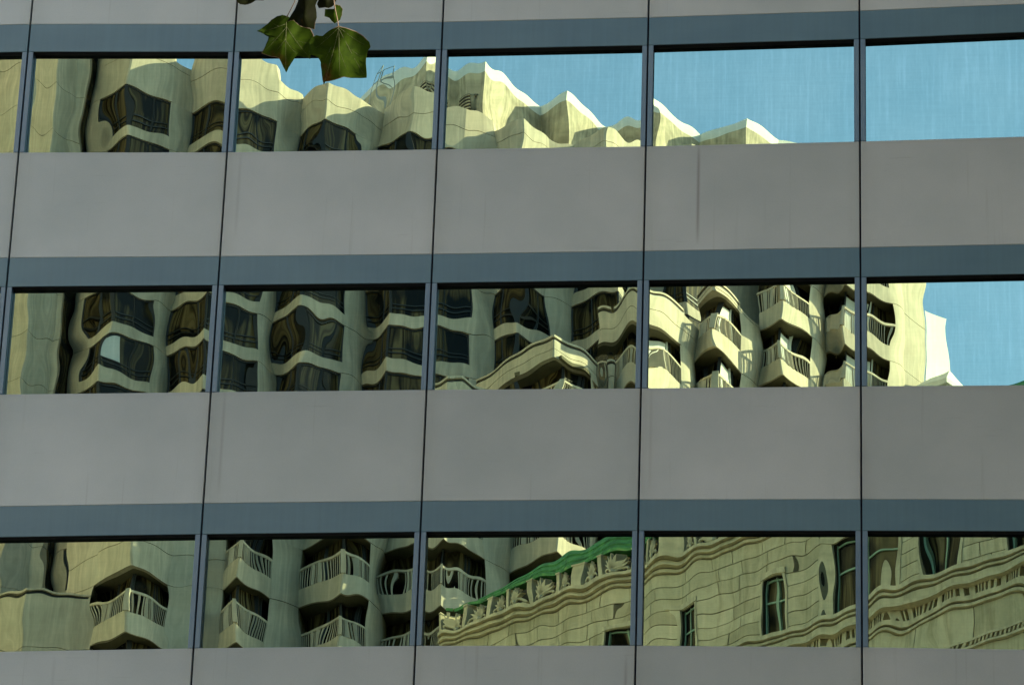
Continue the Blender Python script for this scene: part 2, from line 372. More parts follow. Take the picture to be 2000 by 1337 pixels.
MB().box(10.6, 34, -40, 32, 0, 75).build('shade_wing', MAT['bronze'], office, loc=(-OX, 0, 0))  # added wing out of view: blocks sun and sky to darken the facade

# ------------------------------------------------------------------ across the street (seen mirrored)
def ray(px, py):
    return FW*F_PX+RT*(px-1000)+UP*(668.5-py)
def lvl(px, py, z):                      # virtual plan point on level z
    d = ray(px, py); t = (z-CAM[2])/d[2]; q = CAM+d*t; return np.array([q[0], q[1]])
def z_at(px, py, hor):                   # height of a pixel at horizontal distance
    d = ray(px, py); t = hor/math.hypot(d[0], d[1]); return CAM[2]+d[2]*t
def col_at(pt, z):
    d = np.array([pt[0], pt[1], z])-CAM
    return 1000+F_PX*d.dot(RT)/d.dot(FW), 668.5-F_PX*d.dot(UP)/d.dot(FW)
def z_for(pt, py):                       # height at plan point projecting on picture row py
    lo, hi = 0.0, 200.0
    for _ in range(40):
        m = (lo+hi)/2
        if col_at(pt, m)[1] > py: lo = m
        else: hi = m
    return (lo+hi)/2
S = lambda p, d: (p[0], p[1]+d)
hotel = empty('hotel_building', (-2, -125, 0)); HO = (2, 125, 0)
tag(hotel, "tall pale concrete hotel with sawtooth bays, balconies and stepped roofs across the street", "building")
def hp(mb, name, mat, parent=None, **k):
    mb.mirrored()
    if parent is None: return mb.build(name, mat, hotel, loc=HO, **k)
    return mb.build(name, mat, parent, **k)
def chamfer(L, Nn, Rr, c=0.07):
    L, Nn, Rr = map(np.array, (L, Nn, Rr))
    a = (L-Nn)/np.linalg.norm(L-Nn); b = (Rr-Nn)/np.linalg.norm(Rr-Nn)
    return [L, Nn+a*c, Nn+b*c, Rr]
def vband(L, Nn, Rr, z0, z1, th, name, mat, c=0.07, inset=0.0):
    o = [S(p, inset) for p in chamfer(L, Nn, Rr, c)]
    return hp(MB().prism([tuple(p) for p in o]+[S(p, th) for p in reversed(o)], z0, z1), name, mat)
def lerp(a, b, t): return np.array(a)*(1-t)+np.array(b)*t
def post(mb, p, r, z0, z1): mb.box(p[0]-r, p[0]+r, p[1]-r, p[1]+r, z0, z1)
def strip(mb, a, b, off, th, z0, z1):
    mb.prism([S(a, off), S(b, off), S(b, off+th), S(a, off+th)], z0, z1)
def pilaster(Rr, P, z0, z1, back=1.6, bulge=0.10, mat='conc'):
    Rr, P = np.array(Rr), np.array(P); d = P-Rr; n = np.array([d[1], -d[0]])/np.linalg.norm(d)
    pts = [Rr]+[Rr+d*t+n*bulge*4*t*(1-t) for t in (0.2, 0.4, 0.6, 0.8)]+[P]
    hp(MB().prism([tuple(p) for p in pts]+[S(P, back), S(Rr, back)], z0+0.014, z1-0.014), 'pilaster', MAT[mat])
def sash_window(L, Nn, Rr, z0, z1, blind=None):
    off = 0.20
    w_ = hp(MB().prism([S(L, off), S(Nn, off), S(Rr, off), S(Rr, off+0.06), S(Nn, off+0.06), S(L, off+0.06)], z0, z1), 'window', MAT['win'])
    mb = MB(); H = z1-z0
    for t in (0.17, 0.29):
        for a, b in ((L, Nn), (Nn, Rr)): strip(mb, a, b, off-0.07, 0.06, z0+H*t, z0+H*t+0.055)
    for a, b, t in ((L, Nn, 0.03), (L, Nn, 0.52), (Nn, Rr, 0.62), (Nn, Rr, 0.97)):
        p = S(lerp(a, b, t), off-0.02); post(mb, p, 0.05, z0, z1)
    post(mb, S(Nn, off+0.02), 0.10, z0, z1)
    for a, b in ((L, Nn), (Nn, Rr)): strip(mb, a, b, off-0.06, 0.07, z1-0.10, z1-0.004)
    hp(mb, 'window_frame', MAT['dframe'], w_)
    if blind is not None:
        a, b, t0, t1 = (L, Nn, *blind[1:]) if blind[0] == 'L' else (Nn, Rr, *blind[1:])
        m2 = MB(); strip(m2, lerp(a, b, t0), lerp(a, b, t1), off-0.03, 0.02, z0+H*0.33, z1-0.12)
        hp(m2, 'blind', MAT['blind'], w_)

# --- back tower (no balconies): plan from the level of one row of soffits
HA = 178.0                                # horizontal distance of the anchor bay
zA = z_at(544, 719, HA)
hA = 2.72
A_PX = [((150, 675), (200, 648), (287, 677), (324, 697)),
        ((324, 697), (398, 662), (500, 695), (541, 719)),
        ((541, 719), (589, 690), (668, 722), (712, 747)),
        ((712, 747), (762, 715), (905, 742), (950, 757)),
        ((950, 757), (1006, 736), (1060, 771), (1106, 784)),
        ((1106, 784), (1182, 752), (1238, 788), (1290, 806)),
        ((1290, 806), (1340, 790), (1410, 822), (1460, 845))]
A_ROOFPEAK = [None, None, None, None, None, None]
Abays = [[lvl(px, py, zA) for px, py in b] for b in A_PX]
DEBUG = []
rootA = z_for(Abays[2][1], 226)           # top soffit
nA = round((rootA-zA)/hA); hA = (rootA-zA)/nA
roofA = rootA+1.95
print("A: floors", nA, "height", hA, "zA", zA, "roof", roofA)
for bi, (L, Nn, Rr, P) in enumerate(Abays):
    top = rootA
    # parapet in two courses with an open joint
    roof_b = roofA-(0.3 if bi > 3 else 0)+(1.7, 1.1, 0.1, 0.35, 0, 0, 0)[bi]; zm = top+(roof_b-top)*0.54
    vband(L, Nn, Rr, top, zm-0.014, 0.5, 'parapet_panel', MAT['conc'])
    vband(L, Nn, Rr, zm+0.014, roof_b, 0.5, 'parapet_panel', MAT['conc'])
    pilaster(Rr, P, top, zm, bulge=0.0); pilaster(Rr, P, zm, min(roof_b, roofA+0.4), bulge=0.0)
    for k in range(0, 15):
        s = top-k*hA
        if k > 0: vband(L, Nn, Rr, s, s+0.62, 0.5, 'spandrel_band', MAT['conc'])
        bl = None
        if bi == 0 and k == nA+0: bl = ('R', 0.02, 0.30)
        sash_window(L, Nn, Rr, s-hA+0.62, s, bl)
        pilaster(Rr, P, s-hA, s)
    print("bay", bi, "roof L,N,R,P", [tuple(round(c) for c in col_at(p, roofA)) for p in (L, Nn, Rr, P)])
# left end of the tower: broad blank bay and a narrow dark slot of windows
e0 = lvl(-70, 690, zA); e1 = lvl(50, 640, zA); e2 = lvl(90, 668, zA); e3 = lvl(113, 668, zA); e4 = lvl(130, 690, zA); e5 = Abays[0][0]
for k in range(-2, 15):
    s = rootA-k*hA
    o = [tuple(e0), tuple(e1), tuple(e2), tuple(e3)]
    hp(MB().prism(o+[S(e3, 2.0), S(e0, 2.0)], s-hA+0.014, s-0.014), 'end_bay', MAT['conc'])
    hp(MB().prism([S(e3, 0.5), S(e4, 0.3), S(e4, 0.5), S(e3, 0.7)], s-hA+0.3, s), 'window', MAT['win'])
    pilaster(e4, e5, s-hA, s, bulge=0.05)
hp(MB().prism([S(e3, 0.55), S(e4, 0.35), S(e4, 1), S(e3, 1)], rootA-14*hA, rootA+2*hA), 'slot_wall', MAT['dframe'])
# body of the tower
pl = [S(e0, 2.2)]+[S(b[0], 1.7) for b in Abays]+[S(Abays[-1][3], 1.7)]
hp(MB().prism([tuple(p) for p in pl]+[(pl[-1][0]+3, pl[-1][1]+22), (pl[0][0]+3, pl[0][1]+22)], 0, roofA-0.8), 'tower_body', MAT['conc'])

# --- weathered crown set back on the roof
zU = z_at(1107, 165, 190.0)
U_PX = [(690, 180), (800, 112), (836, 92), (872, 118), (950, 96), (1060, 186), (1113, 156), (1194, 228), (1284, 186), (1368, 252), (1454, 218), (1520, 263), (1590, 279)]
Up = [lvl(px, py, zU) for px, py in U_PX]
def wall_run(pts, z0, z1, th, name, mat):
    for a, b in zip(pts[:-1], pts[1:]):
        hp(MB().prism([tuple(a), tuple(b), S(b, th), S(a, th)], z0, z1), name, mat)
wall_run(Up, roofA-1.5, zU-0.75, 0.6, 'crown_wall', MAT['rough'])
def coping_run(pts, z0, z1, th, name, mat):
    # a sloping coping: the outer face leans back towards the top
    for a, b in zip(pts[:-1], pts[1:]):
        v = [S(a, 0), S(b, 0), S(b, th), S(a, th)]; t = [S(a, 0.38), S(b, 0.38), S(b, th), S(a, th)]
        hp(MB().hexa([(*p, z0) for p in v]+[(*p, z1) for p in t]), name, mat)
coping_run(Up, zU-0.75, zU, 0.7, 'crown_coping', MAT['cop'])
# louvred plant room on the crown
def louvre(a, b, z0, z1, n=7):
    hp(MB().prism([S(a, -0.02), S(b, -0.02), S(b, 0.05), S(a, 0.05)], z0, z1), 'louvre_recess', MAT['louvre'])
    mb = MB()
    for i in range(n):
        z = z0+(z1-z0)*(i+0.35)/n; strip(mb, a, b, -0.10, 0.08, z, z+(z1-z0)/n*0.34)
    hp(mb, 'louvre_slats', MAT['rough'])
zl0, zl1 = z_for(Up[2], 212), z_for(Up[2], 158)
louvre(lerp(Up[1], Up[2], 0.35), lerp(Up[1], Up[2], 0.97), zl0, zl1); louvre(lerp(Up[2], Up[3], 0.03), lerp(Up[2], Up[3], 0.6), zl0, zl1)
louvre(lerp(Up[3], Up[4], 0.25), lerp(Up[3], Up[4], 0.85), zl0, zl1)
# --- roof ladder hoop rails
def bar(mb, pts, r=0.035): mb.tube(pts, [r]*len(pts), 5)
rb = MB()
def up(px, py, hor=186.0):
    d = ray(px, py); t = hor/math.hypot(d[0], d[1]); return CAM+d*t
bar(rb, [up(722, 205), up(728, 142), up(738, 125), up(739, 205)])
bar(rb, [up(728, 142), up(739, 140)]); bar(rb, [up(726, 165), up(739, 160)])
bar(rb, [up(742, 138), up(760, 132), up(752, 172), up(744, 162), up(742, 138)]); bar(rb, [up(744, 162), up(756, 152)])
bar(rb, [up(752, 172), up(748, 205)])
hp(rb, 'roof_ladder', MAT['steel'])

# --- front block with balconies, stepping back to the right
zB = z_at(461, 1254, 152.0); hB0 = 2.75
B_PX = [((173, 1257), (241, 1223), (323, 1261), (419, 1279)),
        ((419, 1279), (463, 1254), (517, 1296), (584, 1318)),
        ((584, 1318), (667, 1283), (717, 1305), (742, 1328)),
        ((742, 1328), (860, 1296), (929, 1329), (985, 1350))]
Bb = [[lvl(px, py, zB) for px, py in b] for b in B_PX]
zE0 = zB+6*hB0
b4 = [lvl(px, py, zB) for px, py in ((985, 1350), (1071, 1318), (1135, 1352), (1170, 1360))]
# level e: six storeys higher, fixed by the fifth bay's nose at row 583
zE = z_for(b4[1], 583); hB = (zE-zB)/6
print("B: floor", hB, "zB", zB, "zE", zE)
E_PX = [((1170, 668), (1275, 628), (1334, 666), (1369, 694)),
        ((1369, 694), (1398, 682), (1447, 719), (1487, 745)),
        ((1487, 745), (1529, 735), (1582, 766), (1622, 790)),
        ((1622, 790), (1640, 780), (1746, 812), (1764, 824))]
Eb = [[lvl(px, py, zE) for px, py in b] for b in E_PX]
for b in Eb: b[0] = S(b[0], 0.30); b[1] = np.array(S(b[1], -0.50)); b[3] = S(b[3], 0.30)
Eb = [[np.array(p) for p in b] for b in Eb]
b4[3] = Eb[0][0]
def balcony_bay(L, Nn, Rr, P, s_top, zroof, nfl, wide=None, blind=False):
    L0, N0, R0 = L, Nn, Rr
    if wide: L, Nn, Rr = wide
    # solid top parapet over the highest opening, with a coping raised on a shadow gap
    npc = max(2, round((zroof-0.22-s_top)/1.25)); zz = [s_top+(zroof-0.22-s_top)*q/npc for q in range(npc+1)]
    for za, zb_ in zip(zz[:-1], zz[1:]):
        vband(L, Nn, Rr, za+0.014, zb_-0.014, 0.4, 'parapet_panel', MAT['conc'])
        pilaster(Rr, P, za, zb_, bulge=0.0)
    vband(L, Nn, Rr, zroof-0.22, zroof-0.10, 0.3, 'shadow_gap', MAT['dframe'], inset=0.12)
    vband(L, Nn, Rr, zroof-0.10, zroof, 0.45, 'coping', MAT['conc'], inset=-0.04)
    L, Nn, Rr = L0, N0, R0
    rec = 1.35
    o = [tuple(L), tuple(Nn), tuple(Rr)]
    for k in range(nfl):
        s = s_top-k*hB               # soffit of this opening
        f = s-hB                     # soffit below = balcony underside
        # soffit slab
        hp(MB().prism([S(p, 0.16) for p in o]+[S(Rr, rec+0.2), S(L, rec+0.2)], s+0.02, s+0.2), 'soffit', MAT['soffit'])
        vband(L, Nn, Rr, f, f+0.86, 0.15, 'balcony_wall', MAT['conc'])
        # rail and balusters
        mb = MB(); zt = f+1.78; ch = chamfer(L, Nn, Rr, 0.02)
        for a, b in ((L, Nn), (Nn, Rr)):
            strip(mb, a, b, 0.0, 0.12, zt-0.10, zt)
            ln = np.linalg.norm(np.array(b)-np.array(a)); n = max(4, int(ln/0.19))
            for i in range(n+1):
                t = (i+0.5)/(n+1); wide = 0.10 if i in (n//3, n//3+2) else 0.036
                post(mb, S(lerp(a, b, t), 0.06), wide*0.5 if wide < 0.05 else 0.06, f+0.86, zt-0.10)
        post(mb, S(Nn, 0.09), 0.10, f+0.86, zt)
        rl = hp(mb, 'railing', MAT['conc'])
        # window wall at the back of the balcony, following the bay
        wv = [S(L, rec), S(lerp(L, Nn, 0.9)+np.array([0.1, 0.45]), 0.5), S(Rr, rec-0.2)]
        wo_ = hp(MB().prism(wv+[S(p, 0.08) for p in reversed(wv)], f+0.1, s), 'window', MAT['win'])
        m2 = MB()
        for a, b, t in ((wv[0], wv[1], 0.5), (wv[1], wv[2], 0.45), (wv[1], wv[2], 0.55)): post(m2, S(lerp(a, b, t), -0.04), 0.05, f+0.1, s)
        post(m2, S(wv[1], -0.03), 0.07, f+0.1, s)
        hp(m2, 'window_frame', MAT['dframe'], wo_)
        if blind:
            m3 = MB(); strip(m3, lerp(wv[1], wv[2], 0.03), lerp(wv[1], wv[2], 0.40), -0.05, 0.03, f+0.9, s-0.15); hp(m3, 'blind', MAT['blind'], wo_)
            m3 = MB(); post(m3, S(lerp(wv[1], wv[2], 0.45), -0.10), 0.05, f+0.1, s-0.02); hp(m3, 'door_post', MAT['white'], wo_)
        pilaster(Rr, P, f, s, back=2.0)
for i, b in enumerate(Bb):
    L, Nn, Rr, P = b
    zr = z_for(Nn, (850, 850, 850, 735)[i]); k = 1 if i == 0 else math.floor((zr-1.2-zB)/hB); st = zB+k*hB
    balcony_bay(L, Nn, Rr, P, st, max(zr, st+1.3), k+3)
L, Nn, Rr, P = b4
st = zE-hB; z4 = z_for(Nn, 648); balcony_bay(L, Nn, Rr, P, st, z4, 9, (lvl(928, 748, z4), lvl(1071, 648, z4), lvl(1178, 709, z4)))
# blank flank left of the first bay
f0 = lvl(104, 1280, zB)
for za, zb_ in ((0, zB-hB), (zB-hB, zB-hB+0.86), (zB-hB+0.86, zB), (zB, zB+0.86), (zB+0.86, zB+hB), (zB+hB, zB+hB+1.2), (zB+hB+1.2, zB+hB+3.0)):
    hp(MB().prism([tuple(f0), tuple(Bb[0][0]), S(Bb[0][0], 2), S(f0, 2)], za+0.014, zb_-0.014), 'flank_wall', MAT['conc'])
for i, b in enumerate(Eb):
    L, Nn, Rr, P = b
    st = zE+(0, 1, 3, 3)[i]*hB; zr = (z_for(Nn, 548), z_for(Nn, 538), st+2.2, st+2.2)[i]
    balcony_bay(L, Nn, Rr, P, st, zr, 7+(0, 1, 3, 3)[i], None, True)
# low roof terrace at the far left of the front block
l0, l1, l2 = lvl(-20, 1262, zB), lvl(33, 1244, zB), Bb[0][0]
zr = z_for(l1, 1138)
for z0, z1 in ((0, zB-hB), (zB-hB, zB-0.2), (zB-0.2, zr-0.24), (zr-0.10, zr)):
    hp(MB().prism([tuple(l0), tuple(l1), tuple(l2), S(l2, 1.2), S(l0, 1.2)], z0+0.014, z1-(0.014 if z1 < zr else 0)), 'terrace_wall', MAT['conc'])
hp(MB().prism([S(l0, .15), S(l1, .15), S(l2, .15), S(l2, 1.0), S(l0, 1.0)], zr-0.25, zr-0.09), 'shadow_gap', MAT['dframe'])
# block bodies
pts = [S(l0, 2.6)]+[S(b[0], 2.4) for b in Bb]+[S(b4[0], 2.4)]
hp(MB().prism([tuple(p) for p in pts]+[(pts[-1][0], pts[-1][1]+14), (pts[0][0], pts[0][1]+14)], 0, zB+1.0), 'block_body', MAT['conc'])
pts = [S(b4[0], 2.4), S(Eb[0][0], 2.4), S(Eb[1][0], 2.4)]
hp(MB().prism([tuple(p) for p in pts]+[(pts[-1][0], pts[-1][1]+12), (pts[0][0], pts[0][1]+12)], 0, zE-1.5), 'block_body', MAT['conc'])
pts = [S(Eb[1][0], 2.4), S(Eb[2][0], 2.4), S(Eb[3][0], 2.4), S(Eb[3][3], 0.4)]
hp(MB().prism([tuple(p) for p in pts]+[(pts[-1][0]+1, pts[-1][1]+12), (pts[0][0]+1, pts[0][1]+12)], 0, zE+hB*3), 'block_body', MAT['conc'])
# right end wall of the block and the white strip behind it
q0 = Eb[3][3]; q1 = lvl(1812, 858, zE)
for k in range(-6, 4):
    hp(MB().prism([tuple(q0), tuple(q1), S(q1, 5), S(q0, 5)], zE+k*hB+0.014, zE+(k+1)*hB-0.014), 'end_wall', MAT['conc'])
q2 = q1+np.array([2.2, 2.6]); w0 = q1+np.array([0.05, 0.5])
zt = z_for(w0, 598)
d1 = ray(1849, 660); tt = (w0[1]+1.2-CAM[1])/d1[1]; w1 = np.array([CAM[0]+d1[0]*tt, w0[1]+1.2])
hp(MB().prism([tuple(w0), tuple(w1), S(w1, 6), S(w0, 6)], 0, zt), 'lift_shaft', MAT['white'])
# small hipped roof lantern below it
def P3(px, py, hor):
    d = ray(px, py); t = hor/math.hypot(d[0], d[1]); return CAM+d*t
hq = math.hypot(w0[0]-CAM[0], w0[1]-CAM[1])-2.0
c = P3(1846, 711, hq); a_ = P3(1792, 744, hq); b_ = P3(1905, 744, hq)
rr = MB(); w_ = (b_[0]-a_[0])/2; zc = a_[2]
base = [(c[0]-w_*1.1, c[1]+w_*.6), (c[0]-w_*.1, c[1]-w_*.5), (c[0]+w_*1.2, c[1]+w_*1.5), (c[0]-w_*.4, c[1]+w_*2.4)]
rr.add([(*p, zc-.25) for p in base]+[(*p, zc) for p in base]+[(c[0]+.05, c[1]+w_*.3, c[2])], [(3, 2, 1, 0), (0, 1, 5, 4), (1, 2, 6, 5), (2, 3, 7, 6), (3, 0, 4, 7), (4, 5, 8), (5, 6, 8), (6, 7, 8), (7, 4, 8)])
hp(rr, 'lantern_roof', MAT['white'])
bw = [((p[0]-c[0])*.85+c[0], (p[1]-c[1]-w_)*.85+c[1]+w_) for p in base]; hp(MB().prism(bw, 0, zc-.26), 'lantern_wall', MAT['cop'])

# ------------------------------------------------------------------ stone building with copper crest
zC = z_at(1236, 1128, 129.0)
pR = lvl(1236, 1128, zC)
tC = 0.92
eC = np.array([1.0, -tC]); eC /= np.linalg.norm(eC); nC = np.array([eC[1], -eC[0]])   # towards the viewer
stone = empty('stone_building', (float(pR[0]), float(-pR[1]), 0)); SO = (-float(pR[0]), float(pR[1]), 0)
tag(stone, "old limestone building with green copper roof edge and carved cresting across the street", "building")
def C3(u, v, z): p = pR+eC*u+nC*v; return (p[0], p[1], zC+z)
def cbox(mb, u0, u1, v0, v1, z0, z1):
    return mb.hexa([C3(u0, v1, z0), C3(u1, v1, z0), C3(u1, v0, z0), C3(u0, v0, z0), C3(u0, v1, z1), C3(u1, v1, z1), C3(u1, v0, z1), C3(u0, v0, z1)])
def cp(mb, name, mat, parent=None, **k):
    mb.mirrored()
    if parent is None: return mb.build(name, mat, stone, loc=SO, **k)
    return mb.build(name, mat, parent, **k)
def u_of(px, py):                        # along-wall coordinate of a pixel
    d = ray(px, py); A_ = np.array([[d[0], -eC[0]], [d[1], -eC[1]]]); b = pR-CAM[:2]
    return np.linalg.solve(A_, b)[1]
U0, U1 = u_of(862, 1262), u_of(2060, 1060)
print("C u range", U0, U1, [round(u_of(x, 1150), 2) for x in (1190, 1345, 1510, 1660, 1835, 2000)])
wins = [(u_of(x0, y), u_of(x1, y)) for x0, x1, y in ((1046, 1082, 1262), (1180, 1222, 1230), (1318, 1368, 1200), (1490, 1534, 1150), (1614, 1742, 1100), (1800, 1872, 1080), (1968, 2040, 1050))]
Zh, Zs = -1.42, -3.62
ZHS = [Zh, Zh, Zh, Zh, -0.97, -0.97, -0.97]                    # window head and sill
for v0_, v1_, z0_, z1_ in ((-12, -0.6, -zC, 0.55), (-0.6, -0.04, -zC, Zs)):
    cb = MB(); cbox(cb, U0, U1, v0_, v1_, z0_, z1_); cp(cb, 'stone_wall', MAT['joint_shade'])
s0 = U0
for (a, b), zh in zip(wins+[(U1, U1)], ZHS+[0]):
    cb = MB(); cbox(cb, s0, a-0.02, -0.6, -0.04, Zs, 0.55); s0 = b+0.02
    if b > a: cbox(cb, a-0.02, b+0.02, -0.6, -0.04, zh+0.02, 0.55)
    cp(cb, 'stone_wall', MAT['joint_shade'])
rngC = random.Random(5); CH = 0.475
zt = -0.02; crow = 0
while zt > -3.66:
    zb = zt-CH
    segs = [(U0, U1)]
    mid = (zt+zb)/2
    if Zs < mid < -0.95:
        segs = []; s0 = U0
        for (a, b), zh in zip(wins, ZHS):
            if mid < zh+0.05: segs.append((s0, a)); s0 = b
        segs.append((s0, U1))
    for a, b in segs:
        n = max(1, round((b-a)/1.25)); cuts = [a]
        for i in range(1, n): cuts.append(a+(b-a)*(i+(0.25 if crow % 2 else -0.15)+rngC.uniform(-.08, .08))/n)
        cuts.append(b)
        for p, q in zip(cuts[:-1], cuts[1:]):
            m = MB(); j = rngC.uniform(-0.006, 0.006)
            cbox(m, p+0.02, q-0.02, -0.1, j, max(zb, Zs-0.05)+0.014, zt-0.014)
            cp(m, 'ashlar_block', MAT['stone'])
    zt = zb; crow += 1
for (a, b), Zh in zip(wins, ZHS):                        # windows: deep reveal, sash bars, dark glass
    m = MB(); cbox(m, a+0.02, b-0.02, -0.34, -0.30, Zs, Zh); wo_ = cp(m, 'window', MAT['win'])
    m = MB(); mw = (a+b)/2
    for u in (a+0.06, mw, b-0.06): cbox(m, u-0.035, u+0.035, -0.30, -0.22, Zs, Zh)
    for z in (Zs+0.05, Zs+(Zh-Zs)*0.62, Zh-0.08): cbox(m, a+0.095, b-0.095, -0.29, -0.23, z-0.03, z+0.03)
    cp(m, 'sash', MAT['greenframe'], wo_)
    m = MB(); cbox(m, a-0.16, b+0.16, -0.05, 0.05, Zh+0.01, Zh+0.19); cbox(m, a-0.12, a-0.005, -0.05, 0.03, Zs, Zh); cbox(m, b+0.005, b+0.12, -0.05, 0.03, Zs, Zh)
    cp(m, 'window_surround', MAT['stone2'])
    m = MB(); cbox(m, a-0.02, a+0.015, -0.38, -0.06, Zs, Zh); cbox(m, b-0.015, b+0.02, -0.38, -0.06, Zs, Zh); cbox(m, a+0.016, b-0.016, -0.38, -0.06, Zh, Zh+0.02)
    cp(m, 'window_reveal', MAT['joint_shade'], wo_)
# main cornice: stepped mouldings
for z0, z1, v in ((0.0, 0.10, 0.12), (0.14, 0.21, 0.30), (0.25, 0.31, 0.22), (0.33, 0.45, 0.42)):
    m = MB(); cbox(m, U0, U1, -0.05, v, z0+0.002, z1); cp(m, 'cornice_moulding', MAT['stone2'])
m = MB(); cbox(m, U0, U1, -0.06, 0.05, 0.02, 0.44); cp(m, 'moulding_shade', MAT['joint_shade'])  # dark backing paints deeper shadow into the gaps between mouldings
# lower cornice with dentils, smooth band, rope moulding
for z0, z1, v in ((-3.78, -3.64, 0.46), (-3.90, -3.82, 0.34), (-4.20, -3.95, 0.26), (-4.34, -4.26, 0.50), (-4.78, -4.62, 0.20), (-4.92, -4.83, 0.12)):
    m = MB(); cbox(m, U0, U1, -0.05, v, z0+0.002, z1); cp(m, 'string_course', MAT['stone2'])
m = MB(); cbox(m, U0, U1, -0.06, 0.10, -4.30, -3.66); cbox(m, U0, U1, -0.06, 0.04, -4.90, -4.60); cp(m, 'moulding_shade', MAT['joint_shade'])  # dark strips stand in for deep shadow between the lower mouldings
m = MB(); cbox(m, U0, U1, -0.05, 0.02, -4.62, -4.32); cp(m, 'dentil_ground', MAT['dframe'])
m = MB(); u = U0; k = 0
while u < U1:
    wd = 0.30 if k % 6 == 0 else 0.075
    cbox(m, u, u+wd, 0.02, 0.20, -4.62, -4.32); u += wd+(0.16 if k % 6 in (0, 5) else 0.085); k += 1
cp(m, 'dentils', MAT['stone2'])['kind'] = 'stuff'
u = U0
while u < U1:
    m = MB(); cbox(m, u+0.022, min(u+2.3, U1)-0.022, -0.05, 0.0, -5.98, -4.94); cp(m, 'ashlar_block', MAT['stone'])
    m = MB(); cbox(m, u+0.022, min(u+2.3, U1)-0.022, -0.05, 0.0, -7.4, -6.32); cp(m, 'ashlar_block', MAT['stone']); u += 2.3
for z0, z1, v in ((-6.04, -5.96, 0.16), (-6.30, -6.22, 0.16)):
    m = MB(); cbox(m, U0, U1, -0.05, v, z0, z1); cp(m, 'string_course', MAT['stone2'])
m = MB(); u = U0
while u < U1:
    m.hexa([C3(u, 0.12, -6.19), C3(u+0.09, 0.12, -6.19), C3(u+0.09, -0.05, -6.19), C3(u, -0.05, -6.19), C3(u+0.08, 0.16, -6.06), C3(u+0.17, 0.16, -6.06), C3(u+0.17, -0.05, -6.06), C3(u+0.08, -0.05, -6.06)]); u += 0.19
cp(m, 'rope_moulding', MAT['stone2'])['kind'] = 'stuff'
# cresting: posts with palmettes between, under the copper roof edge
def palmette(u0, u1, z0, z1):
    m = MB(); uc = (u0+u1)/2; H = z1-z0; wd = (u1-u0)
    for i in range(-3, 4):
        a = i*0.36; L_ = H*(0.62-0.03*abs(i)); base = np.array([uc, z0+H*0.30])
        tip = base+np.array([math.sin(a)*L_*0.75, math.cos(a)*L_]); mid = (base+tip)/2; nn = np.array([math.cos(a), -math.sin(a)])*H*0.055
        q = [base-nn*0.6, mid-nn, tip, mid+nn, base+nn*0.6]
        fr = [C3(p[0], 0.17, p[1]) for p in q]+[C3(p[0], 0.08, p[1]) for p in q]
        m.add(fr, [(0, 1, 2, 3, 4), (9, 8, 7, 6, 5)]+[(k, k+5, (k+1) % 5+5, (k+1) % 5) for k in range(5)])
    for sgn in (-1, 1):
        pts = []
        for t in np.linspace(0, 1, 12):
            g = t*5.2; r = wd*0.20*(1-0.62*t)
            pts.append(C3(uc+sgn*(wd*0.27-r*math.cos(g)), 0.13, z0+H*0.20+r*math.sin(g)*0.9))
        m.tube(pts, [0.045]*12, 5)
    m.tube([C3(uc, 0.08, z0), C3(uc, 0.16, z0+H*0.2), C3(uc, 0.13, z0+H*0.45)], [0.09, 0.12, 0.05], 6)
    cp(m, 'palmette', MAT['stone2'])
u = U0; k = 0; z0, z1 = 0.45, 1.30
while u < U1:
    m = MB(); cbox(m, u, u+0.24, -0.12, 0.20, z0, z1); cbox(m, u-0.03, u+0.27, -0.14, 0.23, z1, z1+0.06); cp(m, 'crest_post', MAT['stone2'])
    palmette(u+0.30, u+1.12, z0, z1+0.05); u += 1.20; k += 1
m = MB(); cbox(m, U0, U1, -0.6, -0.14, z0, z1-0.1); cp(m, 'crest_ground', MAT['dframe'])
# copper roof edge: lip, gutter fold and standing-seam slope behind the cresting
m = MB(); cbox(m, U0+0.6, U1, -0.25, 0.10, 1.36, 1.46); cp(m, 'copper_lip', MAT['copper'])
prof = [(0.04, 1.462), (-0.12, 1.66), (-0.10, 1.72), (-0.34, 2.02), (-0.31, 2.08), (-0.62, 2.42), (-4.5, 2.45), (-4.5, 1.462)]
m = MB(); ua, ub = U0+1.5, U1; n = len(prof); low = [(v*0.35 if v > -1 else v, 1.462+(z-1.462)*0.30) for v, z in prof]
um = u_of(1130, 1120)
m.add([C3(ua, v, z) for v, z in low]+[C3(um, v, z) for v, z in prof]+[C3(ub, v, z) for v, z in prof], [tuple(range(n)), tuple(range(3*n-1, 2*n-1, -1))]+[(k, k+n, (k+1) % n+n, (k+1) % n) for k in range(n)]+[(k+n, k+2*n, (k+1) % n+2*n, (k+1) % n+n) for k in range(n)])
cp(m, 'copper_roof', MAT['copper'])

# ------------------------------------------------------------------ added block out of view: its sunlit side bounces warm light onto the hotel
nb = empty('bounce_block', (-62, -105, 0))
tag(nb, "added sandstone block out of view, its sunlit long wall bouncing warm light onto the hotel", "building")
MB().box(-12, 12, -58, 58, 0, 104).build('wall', MAT['bounce_stone'], nb)
w0_ = MB().box(-0.1, 0.02, -1.4, 1.4, -1.3, 1.3).build('window', MAT['win'], nb, loc=(12, -50, 6))
for kf in range(11):
    for q in range(8):
        if kf or q:
            o = w0_.copy(); COL.objects.link(o); o.parent = nb; o.location = (12, -50+q*14.3, 6+kf*8.8)
MB().box(-12.3, 12.3, -58.3, 58.3, 104, 105).build('cornice', MAT['bounce_stone'], nb)

